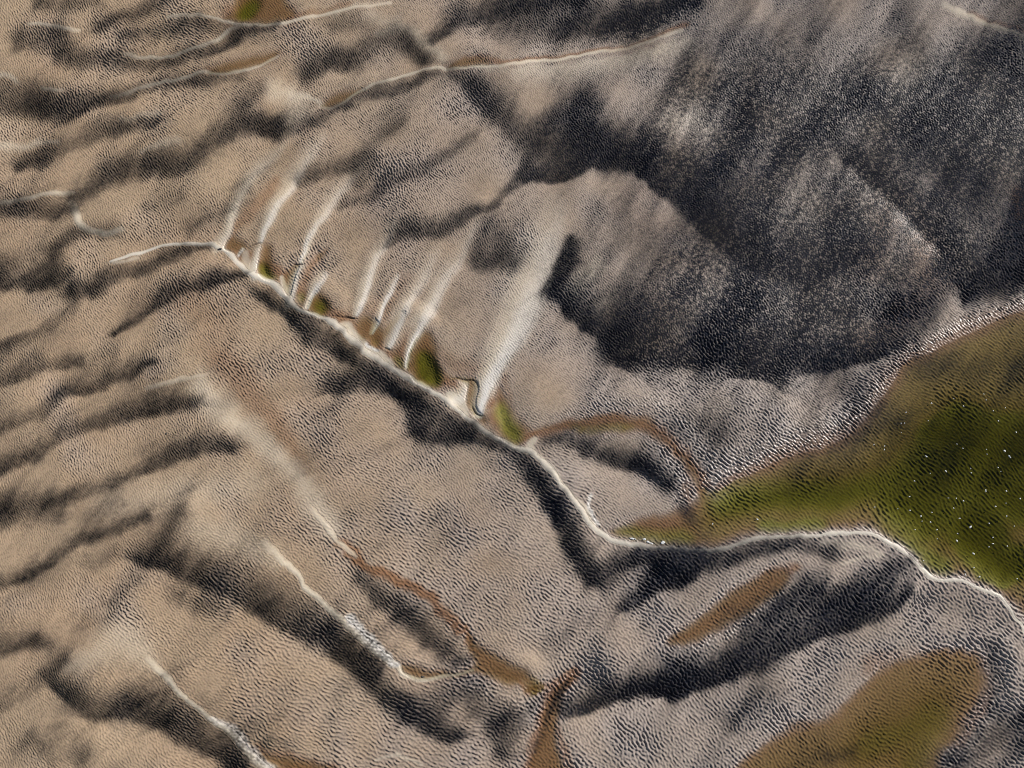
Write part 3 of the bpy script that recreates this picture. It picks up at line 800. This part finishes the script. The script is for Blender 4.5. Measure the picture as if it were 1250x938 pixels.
ripn += 0.12 * np.clip(rip, 0, 3) ** 2 - 0.1

A = sample(rip_amp)
grain = lownoise((NY, NX), 2.3, 31)
lam_m = LAMK * np.exp(loglam) * mpu
amp = 0.079 * lam_m * A * (1 + .22 * sample(W1v)) * infield
Zs = sample(h) * infield
Z = Zs + amp * (ripn + .17 * grain)

att = {}
crestiness = np.clip(0.5 + 0.42 * rip, 0, 1)
sl = sample(silt_shade)
rip_grain = np.clip(.55 * rip + .70 * grain, -2.4, 2.4) * np.clip(.30 + A, 0, 1)
sl = np.clip(sl * 1.04, 0, 1)
east = smoothstep((GU - 480) / 320)
m_silt_shade = np.clip((.89 + .09 * east) * ((.28 + .45 * east) * smoothstep(sl * 1.10) + (.72 - .45 * east) * np.clip(sl, 0, 1) ** 1.15) - (.13 + .20 * sample(glint)) * rip_grain * smoothstep(sl * 3.0) * (1.15 - .55 * sl), 0, 1)
speck = smoothstep((.8 * grain + .55 * rip - .75) / .7) * np.clip(sample(glint), 0, 1)  # sun glints on wet crests, painted by thinning the dark cover
m_silt_shade *= 1 - .85 * speck
m_silt_shade = np.maximum(m_silt_shade, .38 * smoothstep((-.5 * rip - .5 * grain - .15) / 1.1) * np.clip(A, 0, 1))  # ripple troughs darkened in the colour, fine mud and pit shade together
cool = smoothstep((GU - 160) / 760) * .9 + .12 * sample(W1v) * infield
att['silt_shade'] = m_silt_shade * (0.4 + 0.6 * infield)
att['pale'] = sample(pale)
att['white'] = sample(white)
att['rust'] = np.clip(np.maximum(sample(rust), .95 * sample(inside_w)), 0, 1)
att['wet'] = np.clip(np.maximum(sample(glint), sample(shore_w) * .8) * (1 - smoothstep(sample(water_any) / 4)), 0, 1)
att['cool'] = np.clip(cool, 0, 1)
att['algae'] = np.clip(sample(depth_add * (water_any > 0)) * 8.0 - .25, 0, 1)
att['algae'] = np.maximum(att['algae'], (sample(np.maximum(.42 * np.clip(SDS['lagoon'], 0, 16), .20 * np.clip(SDS['bottom_brown'], 0, 16))) / 16 * 1.0) * smoothstep((GU - 820) / 60))

print('lattice', NX, NY, 'relief', float(Zs.min()), float(Zs.max()))


# --------------------------------------------------------------------------
# materials
# --------------------------------------------------------------------------
def new_mat(name):
    m = bpy.data.materials.new(name)
    m.use_nodes = True
    nt = m.node_tree
    nt.nodes.clear()
    return m, nt


def sand_material():
    m, nt = new_mat('tidal_sand')
    N, L = nt.nodes, nt.links
    out = N.new('ShaderNodeOutputMaterial')
    b = N.new('ShaderNodeBsdfPrincipled')
    L.new(b.outputs[0], out.inputs[0])

    def A_(name):
        a = N.new('ShaderNodeAttribute')
        a.attribute_name = name
        return a.outputs['Fac']

    geo = N.new('ShaderNodeNewGeometry')

    def noise(scale, detail=4, rough=.6):
        n = N.new('ShaderNodeTexNoise')
        n.inputs['Scale'].default_value = scale
        n.inputs['Detail'].default_value = detail
        n.inputs['Roughness'].default_value = rough
        L.new(geo.outputs['Position'], n.inputs['Vector'])
        return n.outputs['Fac']

    def mix(f, c1, c2):
        x = N.new('ShaderNodeMix')
        x.data_type = 'RGBA'
        for s, val in ((x.inputs[0], f), (x.inputs[6], c1), (x.inputs[7], c2)):
            if hasattr(val, 'is_output'):
                L.new(val, s)
            elif isinstance(val, tuple):
                s.default_value = (*val, 1)
            else:
                s.default_value = val
        return x.outputs[2]

    def math_(op, a, b_, clamp=True):
        x = N.new('ShaderNodeMath')
        x.operation = op
        x.use_clamp = clamp
        for s, val in ((x.inputs[0], a), (x.inputs[1], b_)):
            if hasattr(val, 'is_output'):
                L.new(val, s)
            else:
                s.default_value = val
        return x.outputs[0]

    def rng(v, a, b_, c=0., d=1.):
        x = N.new('ShaderNodeMapRange')
        L.new(v, x.inputs[0])
        for i, q in enumerate((a, b_, c, d)):
            x.inputs[i + 1].default_value = q
        return x.outputs[0]

    big = rng(noise(.14, 5), .35, .65)
    mid = rng(noise(1.6, 5), .3, .7)
    fine = rng(noise(26, 3, .7), .25, .75)
    base = mix(big, (.46, .312, .198), (.50, .362, .234))
    base = mix(math_('MULTIPLY', mid, .35), base, (.36, .265, .185))
    base = mix(math_('MULTIPLY', fine, .30), base, (.52, .44, .33))
    base = mix(math_('MULTIPLY', A_('cool'), .9), base, (.385, .335, .305))  # greyer wet sand to the right, some sky reflection put into the colour
    base = mix(math_('MULTIPLY', A_('rust'), .85), base, mix(A_('algae'), (.27, .128, .056), (.235, .225, .022)))
    base = mix(math_('MULTIPLY', A_('pale'), .95), base, (.78, .69, .54))
    base = mix(math_('MULTIPLY', A_('white'), .9), base, (.78, .755, .72))
    silt_shade_col = mix(A_('cool'), mix(mid, (.020, .018, .018), (.034, .029, .027)), mix(mid, (.014, .0165, .024), (.024, .027, .038)))  # bluish mix puts the sky's reflection into the dark colour
    base = mix(A_('silt_shade'), base, silt_shade_col)
    L.new(base, b.inputs['Base Color'])
    wet = A_('wet')
    L.new(rng(wet, 0, 1, .85, .30), b.inputs['Roughness'])
    L.new(math_('MULTIPLY', rng(wet, 0, 1, .12, .6), rng(A_('silt_shade'), 0, 1, 1, .15)), b.inputs['Specular IOR Level'])
    bump = N.new('ShaderNodeBump')
    bump.inputs['Strength'].default_value = .25
    bump.inputs['Distance'].default_value = .02
    L.new(noise(16, 4, .65), bump.inputs['Height'])
    L.new(bump.outputs[0], b.inputs['Normal'])
    return m


def water_material():
    m, nt = new_mat('pool_water')
    N, L = nt.nodes, nt.links
    out = N.new('ShaderNodeOutputMaterial')
    a = N.new('ShaderNodeAttribute')
    a.attribute_name = 'depth'
    # absorption of tea-and-algae coloured water over the real depth below the surface
    comb = N.new('ShaderNodeCombineColor')
    for i, k in enumerate((2.4, 2.4, 4.6)):
        x = N.new('ShaderNodeMath')
        x.operation = 'MULTIPLY'
        L.new(a.outputs['Fac'], x.inputs[0])
        x.inputs[1].default_value = -k
        e = N.new('ShaderNodeMath')
        e.operation = 'EXPONENT'
        L.new(x.outputs[0], e.inputs[0])
        L.new(e.outputs[0], comb.inputs[i])
    tr = N.new('ShaderNodeBsdfTransparent')
    L.new(comb.outputs[0], tr.inputs[0])
    gl_ = N.new('ShaderNodeBsdfGlossy')
    gl_.inputs['Roughness'].default_value = .06
    geo = N.new('ShaderNodeNewGeometry')
    n = N.new('ShaderNodeTexNoise')
    n.inputs['Scale'].default_value = 5
    n.inputs['Detail'].default_value = 3
    L.new(geo.outputs['Position'], n.inputs['Vector'])
    bump = N.new('ShaderNodeBump')
    bump.inputs['Strength'].default_value = .12
    bump.inputs['Distance'].default_value = .03
    L.new(n.outputs['Fac'], bump.inputs['Height'])
    L.new(bump.outputs[0], gl_.inputs['Normal'])
    # Schlick reflectance, the same for light going in and coming out
    dot = N.new('ShaderNodeVectorMath')
    dot.operation = 'DOT_PRODUCT'
    L.new(geo.outputs['Incoming'], dot.inputs[0])
    L.new(geo.outputs['Normal'], dot.inputs[1])

    def mm(op, a_, b_):
        x_ = N.new('ShaderNodeMath')
        x_.operation = op
        for s_, val in ((x_.inputs[0], a_), (x_.inputs[1], b_)):
            if hasattr(val, 'is_output'):
                L.new(val, s_)
            else:
                s_.default_value = val
        return x_.outputs[0]
    fz = mm('POWER', mm('SUBTRACT', 1.0, mm('ABSOLUTE', dot.outputs['Value'], 0)), 5)
    fr = mm('ADD', mm('MULTIPLY', fz, .98), .02)
    mx = N.new('ShaderNodeMixShader')
    L.new(fr, mx.inputs[0])
    L.new(tr.outputs[0], mx.inputs[1])
    L.new(gl_.outputs[0], mx.inputs[2])
    L.new(mx.outputs[0], out.inputs[0])
    return m


def plain_material(name, c1, c2, rough, scale):
    m, nt = new_mat(name)
    N, L = nt.nodes, nt.links
    out = N.new('ShaderNodeOutputMaterial')
    b = N.new('ShaderNodeBsdfPrincipled')
    b.inputs['Roughness'].default_value = rough
    n = N.new('ShaderNodeTexNoise')
    n.inputs['Scale'].default_value = scale
    n.inputs['Detail'].default_value = 5
    r = N.new('ShaderNodeMix')
    r.data_type = 'RGBA'
    r.inputs[6].default_value = (*c1, 1)
    r.inputs[7].default_value = (*c2, 1)
    L.new(n.outputs['Fac'], r.inputs[0])
    L.new(r.outputs[2], b.inputs['Base Color'])
    L.new(b.outputs[0], out.inputs[0])
    return m


SAND = sand_material()
WATER = water_material()
FOAM = plain_material('foam', (.85, .86, .86), (.75, .77, .76), .5, 40)
STONE = plain_material('dark_stone', (.05, .045, .04), (.11, .10, .09), .7, 30)


# --------------------------------------------------------------------------
# meshes
# --------------------------------------------------------------------------
def link_mesh(name, co, quads, mat, attrs=None, smooth_=True):
    me = bpy.data.meshes.new(name)
    nq = len(quads)
    me.vertices.add(len(co))
    me.vertices.foreach_set('co', np.ascontiguousarray(co, np.float32).ravel())
    me.loops.add(nq * 4)
    me.loops.foreach_set('vertex_index', np.ascontiguousarray(quads, np.int32).ravel())
    me.polygons.add(nq)
    me.polygons.foreach_set('loop_start', np.arange(0, nq * 4, 4, dtype=np.int32))
    if smooth_:
        me.polygons.foreach_set('use_smooth', np.ones(nq, bool))
    for k, v in (attrs or {}).items():
        a = me.attributes.new(k, 'FLOAT', 'POINT')
        a.data.foreach_set('value', np.ascontiguousarray(v, np.float32).ravel())
    me.update(calc_edges=True)
    me.materials.append(mat)
    o = bpy.data.objects.new(name, me)
    S.collection.objects.link(o)
    return o


def tag(o, label, cat=None, group=None, kind=None):
    o['label'] = label
    if cat:
        o['category'] = cat
    if group:
        o['group'] = group
    if kind:
        o['kind'] = kind
    return o


idx = np.arange(NX * NY, dtype=np.int32).reshape(NY, NX)
quads_all = np.stack([idx[:-1, :-1], idx[:-1, 1:], idx[1:, 1:], idx[1:, :-1]], -1)
Zground = Z.copy()
owner = np.zeros((NY - 1, NX - 1), np.int16)
for bi, (name, label, cat, group, mask) in enumerate(BODY):
    mv = sample(mask) >= .5
    f = mv[:-1, :-1] & mv[1:, :-1] & mv[:-1, 1:] & mv[1:, 1:]
    f &= (edge[:-1, :-1] > 0) & (owner == 0)
    owner[f] = bi + 1
SINK = 0.22
for bi, (name, label, cat, group, mask) in enumerate(BODY):
    f = owner == bi + 1
    if f.sum() < 20:
        print('no room for', label)
        continue
    used = np.zeros((NY, NX), bool)
    used[:-1, :-1] |= f
    used[1:, :-1] |= f
    used[:-1, 1:] |= f
    used[1:, 1:] |= f
    # closed body: top sheet, skirt and underside
    vid = np.full(NX * NY, -1, np.int32)
    uv = np.flatnonzero(used.ravel())
    vid[uv] = np.arange(len(uv))
    q = vid[quads_all[f]]
    top = np.stack([GX.ravel()[uv], GY.ravel()[uv], Z.ravel()[uv]], -1)
    n0 = len(top)
    inner = np.zeros((NY, NX), bool)
    inner[1:-1, 1:-1] = f[:-1, :-1] & f[1:, :-1] & f[:-1, 1:] & f[1:, 1:]
    low = top.copy()
    low[:, 2] -= SINK * .8
    e = np.concatenate([q[:, [0, 1]], q[:, [1, 2]], q[:, [2, 3]], q[:, [3, 0]]])
    key = np.minimum(e[:, 0], e[:, 1]).astype(np.int64) * n0 + np.maximum(e[:, 0], e[:, 1])
    _, inv, cnt = np.unique(key, return_inverse=True, return_counts=True)
    be = e[cnt[inv] == 1]
    skirt_v = top.copy()                 # own copies so that the top keeps its shading at the rim
    skirt = np.stack([be[:, 1] + 2 * n0, be[:, 0] + 2 * n0, be[:, 0] + n0, be[:, 1] + n0], -1)
    co = np.concatenate([top, low, skirt_v])
    qs = np.concatenate([q, q[:, ::-1] + n0, skirt])
    at = {k: np.tile(v.ravel()[uv], 3) for k, v in att.items()}
    o = link_mesh(name, co, qs, SAND, at)
    # the flat runs on underneath, a hand's breadth lower
    Zground[inner] = Z[inner] - SINK * .35
    tag(o, label, cat, group)

ground_o = link_mesh('sand_flat', np.stack([GX.ravel(), GY.ravel(), Zground.ravel()], -1), quads_all.reshape(-1, 4), SAND, att)
tag(ground_o, 'rippled beige tidal sand flat streaked with dark mud and painted shade', 'sand flat', None, 'structure')

# ---- water sheets ---------------------------------------------------------------
LAB = {
    'lagoon': 'large green lagoon at the right edge with its brown creek round the rippled islet',
    'olive_first': 'olive pool nearest the upper end of the long bank, beside the short cream spit',
    'rust_first': 'tiny rusty puddle between the first two spits at the upper end of the bank',
    'brown_narrow': 'narrow brown pool squeezed between a broad cream spit and a short white spit',
    'brown_tongue': 'grey-brown shallow wedge of water just below the second dark scarp',
    'olive_second': 'small round olive pool above the third dark scarp, against the bank',
    'brown_scarp': 'shallow reddish-brown channel below the third dark scarp',
    'brown_foot': 'small brown pool at the foot of the blunt middle spit',
    'green_middle': 'dark green teardrop pool in the middle of the row of spits',
    'brown_inlet': 'thin brown inlet winding down to the left of the largest white spit',
    'top_green': 'small pool with a green centre at the top edge above a pale crest',
    'top_puddle': 'thin brown puddle lying above a pale crest in the upper left',
    'crest_puddle': 'dark sliver of water tucked behind the start of the long top crest',
    'ridge_puddle': 'brown puddle above the long pale crest in the top middle',
    'red_middle': 'reddish-brown pool below the sharp white-edged crest in the lower middle',
    'red_runnel': 'red-brown runnel with a dark stripe leaving at the bottom edge',
    'rusty_oval': 'slanting oval rusty puddle below the lagoon shore',
    'bottom_brown': 'large brown rippled pool in the bottom right corner',
    'corner_puddle': 'brown puddle at the foot of the crest on the bottom edge in the lower left',
}
wstep = 4
xi = np.arange(61, NX - 61, wstep)
yi = np.arange(61, NY - 61, wstep)
for key, sd in SDS.items():
    s = sample(sd)[np.ix_(yi, xi)]
    mv = s > -5.0
    f = mv[:-1, :-1] & mv[1:, :-1] & mv[:-1, 1:] & mv[1:, 1:]
    used = np.zeros(mv.shape, bool)
    used[:-1, :-1] |= f
    used[1:, :-1] |= f
    used[:-1, 1:] |= f
    used[1:, 1:] |= f
    uv = np.flatnonzero(used.ravel())
    vid = np.full(mv.size, -1, np.int32)
    vid[uv] = np.arange(len(uv))
    ii = np.arange(mv.size).reshape(mv.shape)
    q = vid[np.stack([ii[:-1, :-1], ii[:-1, 1:], ii[1:, 1:], ii[1:, :-1]], -1)[f]]
    gxs = GX[np.ix_(yi, xi)].ravel()[uv]
    gys = GY[np.ix_(yi, xi)].ravel()[uv]
    dep = np.clip(LEVEL[key] - Zs[np.ix_(yi, xi)].ravel()[uv], 0, 2)
    co = np.stack([gxs, gys, np.full(len(uv), LEVEL[key], np.float32)], -1)
    o = link_mesh('water' if key == 'lagoon' else 'tide_pool', co, q, WATER, {'depth': dep})
    if key == 'lagoon':
        tag(o, LAB[key], 'lagoon', None, 'structure')
    else:
        tag(o, LAB[key], 'pool', 'tide pools left among the sand ridges')


def height_at(u, v):
    i, j = int(round(v)) + MV, int(round(u)) + MU
    return float(h[i, j])


# ---- foam flecks on the lagoon, foam on the bank, dark stones ----------------------
def lump(name, u, v, z, rx, ry, rz, mat, rot, seed):
    r = random.Random(seed)
    nlat, nlon = 6, 10
    co = []
    ph = [r.uniform(0, 6.28) for _ in range(4)]
    for i in range(nlat + 1):
        t = math.pi * i / nlat
        for j in range(nlon):
            p = 2 * math.pi * j / nlon
            k = 1 + .22 * math.sin(2 * p + ph[0]) + .16 * math.sin(3 * p + ph[1]) + .1 * math.sin(5 * p + 3 * t + ph[2])
            co.append((rx * k * math.sin(t) * math.cos(p), ry * k * math.sin(t) * math.sin(p), rz * math.cos(t) * (1 + .15 * math.sin(p + ph[3]))))
    q = [(i * nlon + j, (i + 1) * nlon + j, (i + 1) * nlon + (j + 1) % nlon, i * nlon + (j + 1) % nlon) for i in range(nlat) for j in range(nlon)]
    o = link_mesh(name, np.array(co), np.array(q), mat)
    x, y = ground(u, v)
    o.location = (float(x), float(y), z)
    o.rotation_euler = (0, 0, rot)
    return o


ZL = LEVEL['lagoon']
FX = [(720, 40), (795, 97, 1.3), (550, 75, 1.4), (355, 145, 1.2), (1023, 133), (968, 50), (950, 5), (1115, 110), (525, 210), (345, 228), (318, 230), (320, 300), (110, 392), (190, 430, 1.1), (192, 403),
      (510, 482, 1.5), (790, 420), (970, 428), (975, 465), (1110, 440, 1.5), (1147, 483, 1.7), (1198, 297, 1.1), (1062, 210), (745, 388), (660, 595, 1.2), (540, 612), (420, 670, 1.3), (1060, 567, 1.2), (1080, 597),
      (850, 575), (855, 608), (965, 745, 1.5), (1123, 747, 1.2), (1040, 865, 1.5), (1228, 805, 1.2), (1120, 840), (795, 822, 1.2), (740, 803), (680, 800), (720, 878), (382, 790, 1.1), (385, 895, 1.3), (293, 882), (115, 870, 1.3), (553, 910, 1.2)]
FY = [(470, 127, 1.2), (478, 165), (543, 172, 1.2), (592, 230, 1.1), (425, 230, 1.1), (765, 143, 1.1), (848, 210, 1.7), (1125, 127, 1.2), (992, 182), (1183, 203), (750, 260), (595, 300), (745, 315, 1.2),
      (1020, 290), (1020, 337, 1.2), (990, 362, 1.2), (1130, 355), (872, 413, 1.3), (490, 467), (805, 547), (810, 575, 1.1), (918, 590, 1.1), (875, 520), (1205, 605)]
FI = [(283, 33, 1.3), (120, 50, 1.0)]
n = 0
for sheet, lst in (('X', FX), ('Y', FY), ('I', FI)):
    for p in lst:
        q = T(sheet, [p[:2]])[0]
        k = (p[2] if len(p) > 2 else .85) * .034
        n += 1
        o = lump('foam_fleck', q[0], q[1], ZL + .006, k * random.uniform(.8, 1.5), k * random.uniform(.6, 1.0), k * .45, FOAM, random.uniform(0, 3), n)
        tag(o, 'tiny white foam fleck floating on the green lagoon', 'foam', 'foam flecks floating on the lagoon')
for sheet, pts, lab in (('R', [(795, 742), (820, 752), (868, 752), (880, 762), (905, 765), (956, 764), (955, 772), (835, 762)], 'white foam clot washed against the long bank below the islet'),
                        ('Y', [(355, 403), (440, 512), (462, 528), (480, 540), (452, 520)], 'white foam clot at the bend of the bank beside the green lagoon')):
    for p in pts:
        q = T(sheet, [p])[0]
        n += 1
        k = random.uniform(.035, .085)
        o = lump('foam_clot', q[0] + random.uniform(-2, 2), q[1] - random.uniform(0, 2.5), ZL + .006, k * 1.3, k * .6, .012, FOAM, math.radians(-20 if sheet == 'R' else -40), n)
        tag(o, lab, 'foam', lab.replace('white foam clot', 'foam clots'))
for (u, v, k, lab) in [(270, 305.5, .075, 'small dark stone on the upper end of the long cream bank'), (204, 530, .05, 'tiny dark stone alone on the pale left slope'),
                       (243, 250, .035, 'speck-sized dark stone on the slope above the long bank'), (516, 826.5, .06, 'dark stone at the edge of the reddish-brown pool')]:
    n += 1
    zz = height_at(u, v)
    o = lump('stone', u, v, zz + k * .25, k * 1.3, k * .8, k * .6, STONE, math.radians(10), n)
    tag(o, lab, 'stone', 'dark stones lying on the sand')

# --------------------------------------------------------------------------
# light, sky, camera
# --------------------------------------------------------------------------
wd = bpy.data.worlds.new('World')
S.world = wd
wd.use_nodes = True
nt = wd.node_tree
nt.nodes.clear()
sky = nt.nodes.new('ShaderNodeTexSky')
sky.sky_type = 'NISHITA'
sky.sun_disc = False
sky.sun_elevation = SUN_EL
sky.sun_rotation = math.pi / 2 - SUN_AZ
bg = nt.nodes.new('ShaderNodeBackground')
bg.inputs[1].default_value = .052
wo = nt.nodes.new('ShaderNodeOutputWorld')
nt.links.new(sky.outputs[0], bg.inputs[0])
nt.links.new(bg.outputs[0], wo.inputs[0])

from mathutils import Vector
sl_ = bpy.data.lights.new('sun', 'SUN')
sl_.energy = 4.3
sl_.angle = math.radians(.5)
sl_.color = (1.0, .955, .90)
so = bpy.data.objects.new('sun', sl_)
S.collection.objects.link(so)
d = Vector((math.cos(SUN_EL) * math.cos(SUN_AZ), math.cos(SUN_EL) * math.sin(SUN_AZ), math.sin(SUN_EL)))
so.rotation_euler = (-d).to_track_quat('-Z', 'Y').to_euler()
so.location = d * 60

cam = bpy.data.cameras.new('camera')
cam.sensor_fit = 'HORIZONTAL'
cam.angle = HFOV
cam.clip_end = 6000
co_ = bpy.data.objects.new('camera', cam)
co_.location = CAM
co_.rotation_euler = Vector(FWD).to_track_quat('-Z', 'Y').to_euler()
S.collection.objects.link(co_)
S.camera = co_

S.view_settings.view_transform = 'Standard'
S.view_settings.look = 'None'
S.view_settings.gamma = 1
S.view_settings.exposure = 0.08
S.cycles.transparent_max_bounces = 12
S.cycles.max_bounces = 5
S.cycles.use_denoising = False
S.cycles.pixel_filter_type = 'BLACKMAN_HARRIS'
S.cycles.filter_width = 1.1
